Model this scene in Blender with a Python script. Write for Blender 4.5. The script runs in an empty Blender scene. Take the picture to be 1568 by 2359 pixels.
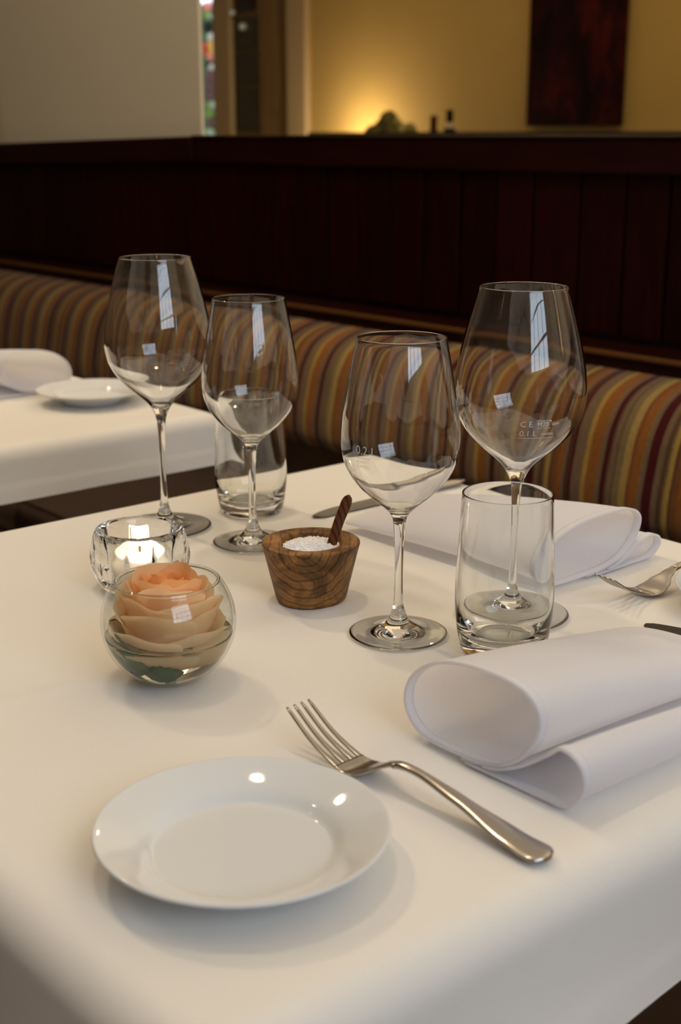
import bpy, bmesh, math, random
from mathutils import Vector, Matrix, noise
random.seed(7)
PI = math.pi
SC = bpy.context.scene
COL = SC.collection

# ------------------------------------------------------------------ camera
CAM_Z = 1.10
PITCH = math.radians(15.877)
cam_data = bpy.data.cameras.new('camera')
cam = bpy.data.objects.new('camera', cam_data)
COL.objects.link(cam)
cam.location = (0, 0, CAM_Z)
cam.rotation_euler = (PI/2 - PITCH, 0, 0)
cam_data.sensor_fit = 'VERTICAL'
cam_data.sensor_height = 23.6
cam_data.lens = 23.6*3050/2359
cam_data.clip_start = 0.02
cam_data.dof.use_dof = True
cam_data.dof.focus_distance = 0.95
cam_data.dof.aperture_fstop = 5.4
SC.camera = cam

# ------------------------------------------------------------------ room frame: local x = n, local y = w
TH = math.radians(40.3)
NX, NY = math.cos(TH), math.sin(TH)
def wn(w, n, z=0.0):
    return Vector((n*NX - w*NY, n*NY + w*NX, z))

# ------------------------------------------------------------------ world, lights, exposure
wd = bpy.data.worlds.new('world'); SC.world = wd
wd.use_nodes = True
bg = wd.node_tree.nodes['Background']
bg.inputs[0].default_value = (0.72, 0.84, 1.0, 1)
bg.inputs[1].default_value = 2.6
SC.view_settings.view_transform = 'Standard'
SC.view_settings.look = 'None'
SC.view_settings.exposure = 0.06
SC.view_settings.gamma = 1.0
SC.view_settings.use_curve_mapping = False
SC.cycles.use_denoising = True
SC.cycles.adaptive_threshold = 0.015
SC.cycles.max_bounces = 14
SC.cycles.diffuse_bounces = 5
SC.cycles.glossy_bounces = 5
SC.cycles.transmission_bounces = 14
SC.cycles.transparent_max_bounces = 10
SC.cycles.sample_clamp_indirect = 4.0
SC.cycles.sample_clamp_direct = 0.0
SC.cycles.blur_glossy = 0.6

CAUSTIC = ('downlight_beam', 'window_daylight', 'flame_light')
def light(kind, name, loc, energy, color, size=0.1, size_y=None, target=None, spot=None, blend=0.5):
    l = bpy.data.lights.new(name, kind)
    l.energy = energy; l.color = color
    if kind == 'AREA':
        if size_y: l.shape = 'RECTANGLE'; l.size = size; l.size_y = size_y
        else: l.shape = 'DISK'; l.size = size
    else:
        l.shadow_soft_size = size
        if kind == 'SPOT': l.spot_size = spot; l.spot_blend = blend
    l.cycles.is_caustics_light = name in CAUSTIC
    o = bpy.data.objects.new(name, l); COL.objects.link(o); o.location = loc
    if target is not None:
        o.rotation_euler = (Vector(target) - Vector(loc)).to_track_quat('-Z', 'Y').to_euler()
    return o

WARM = (1.0, 0.76, 0.50)
WARM2 = (1.0, 0.72, 0.42)
# daylight through the window in the end wall
DAY = light('AREA', 'window_daylight', wn(-1.52, 0.15, 2.0), 13.5, (0.76, 0.88, 1.0), 1.4, 1.3, wn(1.2, 0.5, 0.85))
# added fill areas in place of the dining room's warm indirect light
ROOM_FILL = light('AREA', 'ceiling_fill', wn(1.6, 1.0, 2.78), 13, (1.0, 0.82, 0.60), 2.6, 4.0, wn(1.6, 1.0, 0))
light('AREA', 'ceiling_fill_far', wn(3.7, 5.0, 2.78), 58, (1.0, 0.80, 0.50), 3.0, 7.4, wn(3.7, 5.0, 0))
light('AREA', 'ceiling_fill_left', wn(-.6, 3.0, 2.78), 58, (1.0, 0.79, 0.53), 3.6, 5.6, wn(-.6, 3.0, 0))

# ------------------------------------------------------------------ materials
def mat(name, color, rough=0.5, metal=0.0, spec=0.5, trans=0.0, ior=1.45, sheen=0.0, coat=0.0, sss=0.0, emit=None, estr=0.0):
    m = bpy.data.materials.new(name); m.use_nodes = True
    b = m.node_tree.nodes['Principled BSDF']
    b.inputs['Base Color'].default_value = (*color, 1)
    b.inputs['Roughness'].default_value = rough
    b.inputs['Metallic'].default_value = metal
    b.inputs['Specular IOR Level'].default_value = spec
    b.inputs['Transmission Weight'].default_value = trans
    b.inputs['IOR'].default_value = ior
    b.inputs['Sheen Weight'].default_value = sheen
    b.inputs['Coat Weight'].default_value = coat
    if sss:
        b.inputs['Subsurface Weight'].default_value = sss
        b.inputs['Subsurface Radius'].default_value = (0.01, 0.006, 0.003)
        b.inputs['Subsurface Scale'].default_value = 1.0
    if emit:
        b.inputs['Emission Color'].default_value = (*emit, 1)
        b.inputs['Emission Strength'].default_value = estr
    return m
def nt(m): return m.node_tree.nodes, m.node_tree.links, m.node_tree.nodes['Principled BSDF']
def ramp(ns, stops, interp='LINEAR'):
    r = ns.new('ShaderNodeValToRGB'); r.color_ramp.interpolation = interp
    el = r.color_ramp.elements
    while len(el) < len(stops): el.new(0.5)
    for e, (p, c) in zip(el, stops): e.position = p; e.color = (*c, 1)
    return r
def coords(ns, ls, scale=(1, 1, 1), kind='Object'):
    t = ns.new('ShaderNodeTexCoord'); mp = ns.new('ShaderNodeMapping')
    mp.inputs['Scale'].default_value = scale
    ls.new(t.outputs[kind], mp.inputs['Vector'])
    return mp.outputs['Vector']
def tex_noise(ns, ls, vec, scale, detail=4, rough=0.5, dist=0.0):
    n = ns.new('ShaderNodeTexNoise'); ls.new(vec, n.inputs['Vector'])
    n.inputs['Scale'].default_value = scale; n.inputs['Detail'].default_value = detail
    n.inputs['Roughness'].default_value = rough; n.inputs['Distortion'].default_value = dist
    return n
def add_bump(m, height, strength, dist):
    ns, ls, b = nt(m)
    bp = ns.new('ShaderNodeBump'); bp.inputs['Strength'].default_value = strength; bp.inputs['Distance'].default_value = dist
    ls.new(height, bp.inputs['Height']); ls.new(bp.outputs['Normal'], b.inputs['Normal'])
def mottled(name, c1, c2, scale, rough, bump=0.0, bdist=0.001, stretch=(1, 1, 1), **kw):
    m = mat(name, c1, rough, **kw); ns, ls, b = nt(m)
    v = coords(ns, ls, stretch)
    n = tex_noise(ns, ls, v, scale, 5, 0.6)
    r = ramp(ns, [(0.3, c1), (0.7, c2)])
    ls.new(n.outputs['Fac'], r.inputs['Fac']); ls.new(r.outputs['Color'], b.inputs['Base Color'])
    if bump: add_bump(m, n.outputs['Fac'], bump, bdist)
    return m

M = {}
M['cloth'] = mottled('white_tablecloth', (0.78, 0.765, 0.73), (0.81, 0.795, 0.765), 900, 0.75, 0.12, 0.0004, sheen=0.15, spec=0.25)
M['napkin'] = mottled('white_napkin_linen', (0.91, 0.92, 0.985), (0.93, 0.94, 0.99), 1100, 0.8, 0.10, 0.0003, sheen=0.15, spec=0.2)
def translucent(m, amount):
    ns, ls, b = nt(m); o = ns['Material Output']
    tr = ns.new('ShaderNodeBsdfTranslucent'); tr.inputs['Color'].default_value = (0.92, 0.92, 0.95, 1)
    mx = ns.new('ShaderNodeMixShader'); mx.inputs[0].default_value = amount
    ls.new(b.outputs[0], mx.inputs[1]); ls.new(tr.outputs[0], mx.inputs[2]); ls.new(mx.outputs[0], o.inputs['Surface'])
translucent(M['napkin'], 0.50)
M['porcelain'] = mat('white_porcelain', (0.70, 0.725, 0.745), 0.05, spec=0.5)
M['glass'] = mat('clear_crystal', (0.985, 0.99, 0.985), 0.0, trans=1.0, ior=1.50)
M['thick_glass'] = mat('clear_pressed_glass', (0.97, 0.98, 0.97), 0.0, trans=1.0, ior=1.50)
M['water'] = mat('water', (0.985, 0.975, 0.90), 0.0, trans=1.0, ior=1.333)
M['steel'] = mottled('stainless_steel', (0.43, 0.40, 0.37), (0.47, 0.44, 0.41), 60, 0.22, metal=1.0, stretch=(0.1, 1, 1))
M['dark_steel'] = mat('knife_steel_dark_reflection', (0.07, 0.06, 0.055), 0.15, metal=1.0)  # base darkened to paint in the reflection of dark panelling
M['wax'] = mat('white_wax', (0.97, 0.94, 0.87), 0.4, sss=0.6)
M['flame'] = mat('candle_flame', (1, 0.7, 0.3), 0.5, emit=(1.0, 0.62, 0.25), estr=160)
M['wick'] = mat('charred_wick', (0.02, 0.018, 0.015), 0.9)
M['alu'] = mat('tealight_cup', (0.85, 0.83, 0.8), 0.25, metal=1.0)
M['salt'] = mat('coarse_salt', (0.96, 0.965, 0.98), 0.5)
M['leaf'] = mottled('rose_leaf', (0.022, 0.070, 0.002), (0.040, 0.105, 0.004), 90, 0.4)
M['sepal'] = mottled('pale_green_sepal', (0.28, 0.36, 0.12), (0.40, 0.46, 0.20), 80, 0.5)
M['edge_highlight'] = mat('ledge_edge_highlight', (0.115, 0.045, 0.010), 0.35, coat=0.35)  # lamp highlight on the ledge edge, painted as a lighter base colour
M['cap'] = mat('rail_cap_highlight', (0.045, 0.022, 0.007), 0.4)  # lighter than the rail, paints in the lit top of the cap
M['floor'] = mottled('floor_boards', (0.10, 0.056, 0.030), (0.14, 0.08, 0.042), 6, 0.45, stretch=(1, 8, 1))
M['ceiling'] = mat('cream_ceiling', (0.72, 0.66, 0.55), 0.9)
M['plaster'] = mottled('pale_plaster', (0.78, 0.69, 0.50), (0.80, 0.71, 0.515), 3, 0.9)
M['ochre'] = mottled('ochre_plaster', (0.43, 0.275, 0.072), (0.47, 0.305, 0.085), 2.2, 0.9)
M['room_wall'] = mat('warm_room_wall', (0.62, 0.52, 0.38), 0.9)
M['frame'] = mat('cream_door_frame', (0.42, 0.30, 0.15), 0.6)
M['door_wood'] = mottled('brown_door_wood', (0.16, 0.085, 0.022), (0.22, 0.13, 0.04), 4, 0.5, stretch=(3, 3, 0.4))
M['dark_glass'] = mat('dark_glazing', (0.03, 0.022, 0.006), 0.15)
M['black'] = mat('near_black_wood', (0.012, 0.004, 0.003), 0.4)
M['seat'] = mottled('dark_seat_upholstery', (0.030, 0.014, 0.008), (0.042, 0.020, 0.011), 60, 0.8)
M['base_wood'] = mottled('brown_bench_base', (0.16, 0.095, 0.055), (0.20, 0.12, 0.07), 5, 0.5)
M['window_frame'] = mat('white_window_frame', (0.70, 0.70, 0.68), 0.5)
M['pane'] = mat('window_pane', (1, 1, 1), 0.0, trans=1.0, ior=1.01)
M['glint_metal'] = mat('pale_glint_steel', (0.75, 0.8, 0.82), 0.25, metal=0.6)  # pale metal for the added glints on the door
M['lamp_white'] = mat('lamp_housing', (0.6, 0.58, 0.55), 0.4)
M['bulb'] = mat('lamp_bulb', (1, 0.9, 0.7), 0.4, emit=(1.0, 0.78, 0.50), estr=220)
M['bottle_dark'] = mat('dark_bottle_glass', (0.012, 0.010, 0.006), 0.5, spec=0.2)
M['bottle_red'] = mat('red_capsule', (0.10, 0.010, 0.006), 0.85, spec=0.1)
M['bottle_black'] = mat('black_capsule', (0.010, 0.008, 0.008), 0.85, spec=0.1)
M['label'] = mat('bottle_label', (0.55, 0.45, 0.28), 0.7)
M['vase'] = mat('stoneware_vase', (0.12, 0.08, 0.04), 0.4)
M['hydrangea'] = mottled('olive_blossom', (0.10, 0.085, 0.018), (0.18, 0.15, 0.035), 40, 0.8)
M['hydrangea_pale'] = mottled('pale_blossom', (0.36, 0.30, 0.09), (0.48, 0.40, 0.15), 40, 0.8)
for nm, c in dict(pink=(0.85, 0.35, 0.33), red=(0.72, 0.10, 0.10), yellow=(0.9, 0.60, 0.16), green=(0.25, 0.40, 0.12), darkgreen=(0.03, 0.09, 0.02), white=(0.75, 0.76, 0.78), mauve=(0.16, 0.09, 0.10), mint=(0.42, 0.58, 0.46), blackish=(0.01, 0.012, 0.012)).items():
    M['f_'+nm] = mat('garden_'+nm, c, 0.7)

def etched():
    m = bpy.data.materials.new('etched_print'); m.use_nodes = True
    ns, ls = m.node_tree.nodes, m.node_tree.links; ns.clear()
    o = ns.new('ShaderNodeOutputMaterial'); mx = ns.new('ShaderNodeMixShader')
    t = ns.new('ShaderNodeBsdfTransparent'); d = ns.new('ShaderNodeBsdfDiffuse')
    d.inputs[0].default_value = (0.90, 0.87, 0.80, 1); mx.inputs[0].default_value = 0.75
    ls.new(t.outputs[0], mx.inputs[1]); ls.new(d.outputs[0], mx.inputs[2]); ls.new(mx.outputs[0], o.inputs[0])
    return m
M['etched'] = etched()
def thin_glass():
    m = bpy.data.materials.new('thin_clear_glass'); m.use_nodes = True
    ns, ls = m.node_tree.nodes, m.node_tree.links; ns.clear()
    o = ns.new('ShaderNodeOutputMaterial'); mx = ns.new('ShaderNodeMixShader')
    t = ns.new('ShaderNodeBsdfTransparent'); g = ns.new('ShaderNodeBsdfGlossy'); f = ns.new('ShaderNodeFresnel')
    t.inputs[0].default_value = (0.975, 0.985, 0.97, 1); g.inputs['Roughness'].default_value = 0.0; f.inputs[0].default_value = 1.5
    ge = ns.new('ShaderNodeNewGeometry'); mr = ns.new('ShaderNodeMapRange')
    ls.new(ge.outputs['Backfacing'], mr.inputs['Value']); mr.inputs['To Min'].default_value = 1.5; mr.inputs['To Max'].default_value = 1/1.5
    ls.new(mr.outputs[0], f.inputs[0])
    ls.new(f.outputs[0], mx.inputs[0]); ls.new(t.outputs[0], mx.inputs[1]); ls.new(g.outputs[0], mx.inputs[2]); ls.new(mx.outputs[0], o.inputs[0])
    return m
M['thin_glass'] = thin_glass()

def plank_mat():
    m = mat('mahogany_panelling', (0.022, 0.004, 0.003), 0.42, spec=0.10); ns, ls, b = nt(m)
    v = coords(ns, ls, (6, 6, 0.5))
    n = tex_noise(ns, ls, v, 14, 6, 0.6, 0.8)
    oi = ns.new('ShaderNodeObjectInfo')
    ad = ns.new('ShaderNodeMath'); ad.operation = 'MULTIPLY_ADD'
    ls.new(oi.outputs['Random'], ad.inputs[0]); ad.inputs[1].default_value = 0.35
    ls.new(n.outputs['Fac'], ad.inputs[2])
    r = ramp(ns, [(0.35, (0.0075, 0.0006, 0.0005)), (0.95, (0.026, 0.0024, 0.0014))])
    ls.new(ad.outputs[0], r.inputs['Fac']); ls.new(r.outputs['Color'], b.inputs['Base Color'])
    return m
M['mahogany'] = plank_mat()
M['rail'] = mottled('mahogany_rail', (0.013, 0.0014, 0.0008), (0.022, 0.003, 0.0016), 12, 0.4, stretch=(4, 0.5, 4), spec=0.15)

def stripe_mat():
    m = mat('striped_upholstery', (0.3, 0.2, 0.1), 0.85, sheen=0.1, spec=0.15); ns, ls, b = nt(m)
    taupe = (0.215, 0.135, 0.072); olive = (0.235, 0.165, 0.068); crim = (0.070, 0.0015, 0.003)
    gold = (0.46, 0.285, 0.060); gold2 = (0.44, 0.29, 0.085); oran = (0.305, 0.110, 0.016); rust = (0.215, 0.080, 0.018); brown = (0.115, 0.058, 0.026)
    seq = [(crim, 8.5), (brown, 4), (taupe, 9), (brown, 3), (olive, 13), (gold2, 13), (rust, 7), (oran, 15), (olive, 2), (taupe, 8), (crim, 18),
           (taupe, 10), (brown, 9), (olive, 4), (gold, 8), (brown, 6), (rust, 10), (oran, 10), (taupe, 8), (crim, 4), (brown, 3), (crim, 7), (taupe, 20), (gold, 9), (oran, 20), (taupe, 10)]
    seq = [(tuple(q*.82 for q in c), s) for c, s in seq]
    tot = sum(s for _, s in seq)
    tc = ns.new('ShaderNodeTexCoord'); sp = ns.new('ShaderNodeSeparateXYZ'); ls.new(tc.outputs['Object'], sp.inputs[0])
    # reads from high w to low w across the picture
    ma = ns.new('ShaderNodeMath'); ma.operation = 'MULTIPLY_ADD'; ls.new(sp.outputs['Y'], ma.inputs[0])
    ma.inputs[1].default_value = -1000.0/(tot*.89); ma.inputs[2].default_value = 50 + STRIPE_PHASE
    fr = ns.new('ShaderNodeMath'); fr.operation = 'FRACT'; ls.new(ma.outputs[0], fr.inputs[0])
    stops = []; p = 0
    for c, s in seq: stops.append((p/tot, c)); p += s
    r = ramp(ns, stops, 'CONSTANT'); ls.new(fr.outputs[0], r.inputs['Fac'])
    v = coords(ns, ls, (1, 1, 0.12)); n = tex_noise(ns, ls, v, 420, 3, 0.6)
    v2 = coords(ns, ls, (1, 1, 1)); n2 = tex_noise(ns, ls, v2, 900, 2, 0.6)
    mx = ns.new('ShaderNodeMix'); mx.data_type = 'RGBA'; mx.blend_type = 'MULTIPLY'; mx.inputs[0].default_value = 0.75
    rr = ramp(ns, [(0.3, (0.62, 0.62, 0.62)), (0.7, (1.15, 1.15, 1.15))])
    ls.new(n.outputs['Fac'], rr.inputs['Fac'])
    ls.new(r.outputs['Color'], mx.inputs[6]); ls.new(rr.outputs['Color'], mx.inputs[7])
    ls.new(mx.outputs[2], b.inputs['Base Color'])
    add_bump(m, n2.outputs['Fac'], 0.3, 0.0006)
    return m
STRIPE_PHASE = 0.4149
M['stripes'] = stripe_mat()

def olive_wood(name, scale=1.0, rot=(0.5, 0.3, 0.2)):
    m = mat(name, (0.3, 0.16, 0.06), 0.5, spec=0.35); ns, ls, b = nt(m)
    tc = ns.new('ShaderNodeTexCoord'); mp = ns.new('ShaderNodeMapping'); mp.inputs['Rotation'].default_value = rot
    mp.inputs['Location'].default_value = (0.004, 0.0, -0.052)
    ls.new(tc.outputs['Object'], mp.inputs['Vector'])
    wv = ns.new('ShaderNodeTexWave'); wv.wave_type = 'RINGS'; wv.rings_direction = 'Y'
    ls.new(mp.outputs['Vector'], wv.inputs['Vector'])
    wv.inputs['Scale'].default_value = 46*scale; wv.inputs['Distortion'].default_value = 3.4
    wv.inputs['Detail'].default_value = 3; wv.inputs['Detail Scale'].default_value = 1.4; wv.inputs['Detail Roughness'].default_value = 0.6
    n = tex_noise(ns, ls, mp.outputs['Vector'], 30, 5, 0.6, 1.2)
    r1 = ramp(ns, [(0.0, (0.13, 0.055, 0.016)), (0.10, (0.23, 0.108, 0.031)), (0.5, (0.29, 0.150, 0.048)), (1.0, (0.255, 0.124, 0.036))])
    r2 = ramp(ns, [(0.38, (0.30, 0.26, 0.23)), (0.60, (1.30, 1.25, 1.15))])
    ls.new(wv.outputs['Fac'], r1.inputs['Fac']); ls.new(n.outputs['Fac'], r2.inputs['Fac'])
    mx = ns.new('ShaderNodeMix'); mx.data_type = 'RGBA'; mx.blend_type = 'MULTIPLY'; mx.inputs[0].default_value = 0.9
    ls.new(r1.outputs['Color'], mx.inputs[6]); ls.new(r2.outputs['Color'], mx.inputs[7])
    ls.new(mx.outputs[2], b.inputs['Base Color'])
    add_bump(m, wv.outputs['Fac'], 0.1, 0.0003)
    return m
M['olive_wood'] = olive_wood('olive_wood', rot=(0, 0, .3))
def spoon_mat():
    m = mat('dark_spoon_wood', (0.16, 0.045, 0.012), 0.4); ns, ls, b = nt(m)
    v = coords(ns, ls, (1, 1, 0.25))
    wv = ns.new('ShaderNodeTexWave'); wv.bands_direction = 'DIAGONAL'; ls.new(v, wv.inputs['Vector'])
    wv.inputs['Scale'].default_value = 130; wv.inputs['Distortion'].default_value = 2.5
    r = ramp(ns, [(0.0, (0.035, 0.008, 0.003)), (0.25, (0.12, 0.032, 0.008)), (1.0, (0.19, 0.058, 0.014))])
    ls.new(wv.outputs['Fac'], r.inputs['Fac']); ls.new(r.outputs['Color'], b.inputs['Base Color'])
    return m
M['spoon'] = spoon_mat()

def petal_mat():
    m = bpy.data.materials.new('peach_petal'); m.use_nodes = True
    ns, ls = m.node_tree.nodes, m.node_tree.links; b = ns['Principled BSDF']; o = ns['Material Output']
    at = ns.new('ShaderNodeAttribute'); at.attribute_name = 'petal_tint'
    r = ramp(ns, [(0.0, (0.90, 0.36, 0.08)), (0.35, (0.94, 0.54, 0.24)), (0.7, (0.95, 0.76, 0.50)), (1.0, (0.93, 0.86, 0.66))])
    ls.new(at.outputs['Fac'], r.inputs['Fac']); ls.new(r.outputs['Color'], b.inputs['Base Color'])
    b.inputs['Roughness'].default_value = 0.6; b.inputs['Specular IOR Level'].default_value = 0.25
    tr = ns.new('ShaderNodeBsdfTranslucent'); ls.new(r.outputs['Color'], tr.inputs['Color'])
    mx = ns.new('ShaderNodeMixShader'); mx.inputs[0].default_value = 0.50
    ls.new(b.outputs[0], mx.inputs[1]); ls.new(tr.outputs[0], mx.inputs[2]); ls.new(mx.outputs[0], o.inputs['Surface'])
    return m
M['petal'] = petal_mat()

def painting_mat():
    m = mat('dark_red_canvas', (0.02, 0.004, 0.004), 0.8, spec=0.1); ns, ls, b = nt(m)
    v = coords(ns, ls, (1, 5, 2.2)); n = tex_noise(ns, ls, v, 1.6, 5, 0.65, 0.7)
    r = ramp(ns, [(0.42, (0.006, 0.0012, 0.001)), (0.56, (0.022, 0.002, 0.0016)), (0.72, (0.075, 0.007, 0.003))])
    ls.new(n.outputs['Fac'], r.inputs['Fac']); ls.new(r.outputs['Color'], b.inputs['Base Color'])
    return m
M['painting'] = painting_mat()

# ------------------------------------------------------------------ mesh helpers
def mesh_obj(name, verts, faces, m, parent=None, smooth=True, loc=None, rot=None, bevel=0.0):
    me = bpy.data.meshes.new(name)
    me.from_pydata([tuple(v) for v in verts], [], faces)
    me.validate(); me.update()
    bm = bmesh.new(); bm.from_mesh(me)
    bmesh.ops.recalc_face_normals(bm, faces=bm.faces) if bevel >= 0 else None
    if bevel > 0:
        bmesh.ops.bevel(bm, geom=bm.edges[:], offset=bevel, segments=2, affect='EDGES', profile=0.6)
    bm.to_mesh(me); bm.free()
    if m is not None: me.materials.append(m)
    for p in me.polygons: p.use_smooth = smooth
    o = bpy.data.objects.new(name, me); COL.objects.link(o)
    if parent is not None: o.parent = parent
    if loc is not None: o.location = loc
    if rot is not None: o.rotation_euler = rot
    return o
BF = [(0, 3, 2, 1), (4, 5, 6, 7), (0, 1, 5, 4), (1, 2, 6, 5), (2, 3, 7, 6), (3, 0, 4, 7)]
def box_vf(x0, x1, y0, y1, z0, z1):
    return [(x0, y0, z0), (x1, y0, z0), (x1, y1, z0), (x0, y1, z0), (x0, y0, z1), (x1, y0, z1), (x1, y1, z1), (x0, y1, z1)], BF
def boxes_vf(lst):
    V, F = [], []
    for b in lst:
        v, f = box_vf(*b); k = len(V); V += v; F += [tuple(i+k for i in q) for q in f]
    return V, F
def room_box(name, b, m, parent=None, bevel=0.0):
    """axis box in the room frame: (n0,n1,w0,w1,z0,z1)"""
    v, f = box_vf(*b)
    return mesh_obj(name, v, f, m, parent, smooth=False, rot=None if parent else (0, 0, TH), bevel=bevel)
def room_boxes(name, lst, m, parent=None, bevel=0.0):
    v, f = boxes_vf(lst)
    return mesh_obj(name, v, f, m, parent, smooth=False, rot=None if parent else (0, 0, TH), bevel=bevel)
def empty(name, loc=(0, 0, 0), rz=0.0, label=None, cat=None, group=None, kind=None):
    o = bpy.data.objects.new(name, None); COL.objects.link(o)
    o.location = loc; o.rotation_euler = (0, 0, rz); o.empty_display_size = 0.05
    return tag(o, label, cat, group, kind)
def tag(o, label=None, cat=None, group=None, kind=None):
    if label: o['label'] = label
    if cat: o['category'] = cat
    if group: o['group'] = group
    if kind: o['kind'] = kind
    return o
def crom(pts, sub=6, closed=False):
    """Catmull-Rom through points"""
    P = [Vector(p) for p in pts]; n = len(P); out = []
    for i in range(n if closed else n-1):
        if closed: p0, p1, p2, p3 = P[(i-1) % n], P[i], P[(i+1) % n], P[(i+2) % n]
        else:
            p1, p2 = P[i], P[i+1]
            p0 = P[i-1] if i > 0 else p1*2-p2
            p3 = P[i+2] if i+2 < n else p2*2-p1
        # centripetal-like damping by chord
        for k in range(sub):
            t = k/sub
            out.append(0.5*((2*p1)+(p2-p0)*t+(2*p0-5*p1+4*p2-p3)*t*t+(3*p1-p0-3*p2+p3)*t**3))
    if not closed: out.append(P[-1])
    return out
def lathe_vf(prof, seg=64, mod=None):
    V, F, rows = [], [], []
    for (r, z) in prof:
        if r < 1e-6:
            rows.append([len(V)]); V.append((0, 0, z))
        else:
            row = []
            for k in range(seg):
                a = 2*PI*k/seg; rr = r*(mod(a, r, z) if mod else 1)
                row.append(len(V)); V.append((rr*math.cos(a), rr*math.sin(a), z))
            rows.append(row)
    for a, b in zip(rows, rows[1:]):
        if len(a) == 1 and len(b) == 1: continue
        for k in range(seg):
            j = (k+1) % seg
            if len(a) == 1: F.append((a[0], b[j], b[k]))
            elif len(b) == 1: F.append((a[k], a[j], b[0]))
            else: F.append((a[k], a[j], b[j], b[k]))
    return V, F
def lathe(name, prof, m, parent=None, seg=64, loc=None, mod=None, sharp=None):
    V, F = lathe_vf(prof, seg, mod)
    return mesh_obj(name, V, F, m, parent, loc=loc, bevel=-1)
def smooth_prof(pts, sub=5):
    return [(max(0.0, p.x), p.y) for p in crom([(a, b, 0) for a, b in pts], sub)]
def loft_vf(rings, caps=True):
    V, F = [], []
    n = len(rings[0])
    for r in rings: V += [tuple(p) for p in r]
    for i in range(len(rings)-1):
        for k in range(n):
            j = (k+1) % n
            F.append((i*n+k, i*n+j, (i+1)*n+j, (i+1)*n+k))
    if caps:
        F.append(tuple(range(n-1, -1, -1))); F.append(tuple((len(rings)-1)*n+k for k in range(n)))
    return V, F
def copy_tree(o, parent=None):
    c = o.copy(); COL.objects.link(c)
    if parent is not None: c.parent = parent
    for ch in list(o.children):
        if ch.type != 'LIGHT': copy_tree(ch, c)
    return c

# ------------------------------------------------------------------ setting
tag(room_box('floor', (-2.7, 5.6, -1.7, 9.2, -0.06, 0.0), M['floor']), kind='structure')
tag(room_box('ceiling', (-2.7, 5.6, -1.7, 9.2, 2.85, 2.95), M['ceiling']), kind='structure')
tag(room_box('wall_left', (-2.8, -2.65, -1.7, 9.2, 0, 2.85), M['room_wall']), kind='structure')
tag(room_box('wall_end', (-2.65, 5.6, 9.05, 9.2, 0, 2.85), M['room_wall']), kind='structure')
# wall with the big window behind the camera
W0, W1, S0, S1 = -0.6, 0.9, 1.3, 2.7
tag(room_boxes('wall_front', [(-2.65, W0, -1.65, -1.5, 0, 2.85), (W1, 5.6, -1.65, -1.5, 0, 2.85),
    (W0, W1, -1.65, -1.5, 0, S0), (W0, W1, -1.65, -1.5, S1, 2.85)], M['room_wall']), kind='structure')
win = tag(room_boxes('window_1', [(W0, W0+.05, -1.60, -1.50, S0, S1), (W1-.05, W1, -1.60, -1.50, S0, S1),
    (W0, W1, -1.60, -1.50, S0, S0+.05), (W0, W1, -1.60, -1.50, S1-.05, S1)], M['window_frame']), kind='structure')
for k in range(1, 4):
    x = W0+(W1-W0)*k/4
    room_box('muntin', (x-.012, x+.012, -1.50, -1.47, S0+.05, S1-.05), M['window_frame'], win)
for k in range(1, 4):
    z = S0+(S1-S0)*k/4
    room_box('muntin', (W0+.05, W1-.05, -1.502, -1.472, z-.012, z+.012), M['window_frame'], win)
room_box('pane', (W0+.05, W1-.05, -1.57, -1.566, S0+.05, S1-.05), M['pane'], win)

# far wall (ochre) with a slit window and a door opening at its left end
FN = 5.4
tag(room_boxes('wall_far', [(FN, FN+.15, -1.5, 6.66, 0, 2.85), (FN, FN+.15, 8.35, 9.05, 0, 2.85), (FN, FN+.15, 7.66, 8.35, 0, 0.9),
    (FN, FN+.15, 7.66, 8.35, 2.3, 2.85), (FN, FN+.15, 6.66, 7.66, 2.25, 2.85), (FN+.06, FN+.15, 7.47, 7.66, 0, 2.25)], M['ochre']), kind='structure')
w2 = tag(room_boxes('window_2', [(FN+.02, FN+.06, 7.63, 7.652, .9, 2.3), (FN+.02, FN+.06, 8.33, 8.35, .9, 2.3)], M['frame']), kind='structure')
room_box('pane', (FN+.04, FN+.043, 7.652, 8.33, .9, 2.3), M['pane'], w2)
tag(room_box('trim_1', (FN-.02, FN+.02, 7.472, 7.661, 0, 2.30), M['frame'], bevel=.006), kind='structure')
tag(room_box('trim_2', (FN-.04, FN+.03, 6.655, 6.845, 0, 2.30), M['frame'], bevel=.01), kind='structure')
dr = tag(room_box('door_1', (FN+.005, FN+.05, 6.86, 7.184, 0, 2.25), M['door_wood'], bevel=.005), kind='structure')
room_box('door_panel', (FN-.004, FN+.008, 6.95, 7.12, 1.25, 1.95), M['door_wood'], dr, .004)
d2 = tag(room_box('door_2', (FN+.03, FN+.06, 7.19, 7.474, 0, 2.25), M['door_wood'], bevel=.005), kind='structure')
for (z0, z1) in ((1.125, 1.40), (1.415, 1.62), (1.635, 1.835)):
    room_box('door_pane', (FN+.015, FN+.032, 7.205, 7.468, z0, z1), M['dark_glass'], d2)
room_box('top_pane', (FN+.01, FN+.032, 7.245, 7.425, 1.87, 2.2), M['black'], d2)
for (w, z) in ((7.462, 1.867), (7.345, 1.775)):  # made-up knobs in place of pale reflections at the door
    V, F = lathe_vf(smooth_prof([(0, 0), (.018, .002), (.027, .02), (.02, .04), (0, .046)], 4), 20)
    o = mesh_obj('glint_knob', V, F, M['glint_metal'], d2, loc=(FN, w, z-.02))

# white plaster pier behind the panelling
tag(room_boxes('wall_pier', [(1.70, 1.708, 2.470, 3.405, 1.06, 2.85)], M['plaster']), kind='structure')
tag(room_boxes('wall_back', [(1.715, 1.86, 3.418, 9.05, 0, 2.85), (1.70, 1.86, -1.5, 3.418, 0, 1.055)], M['plaster']), kind='structure')

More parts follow.
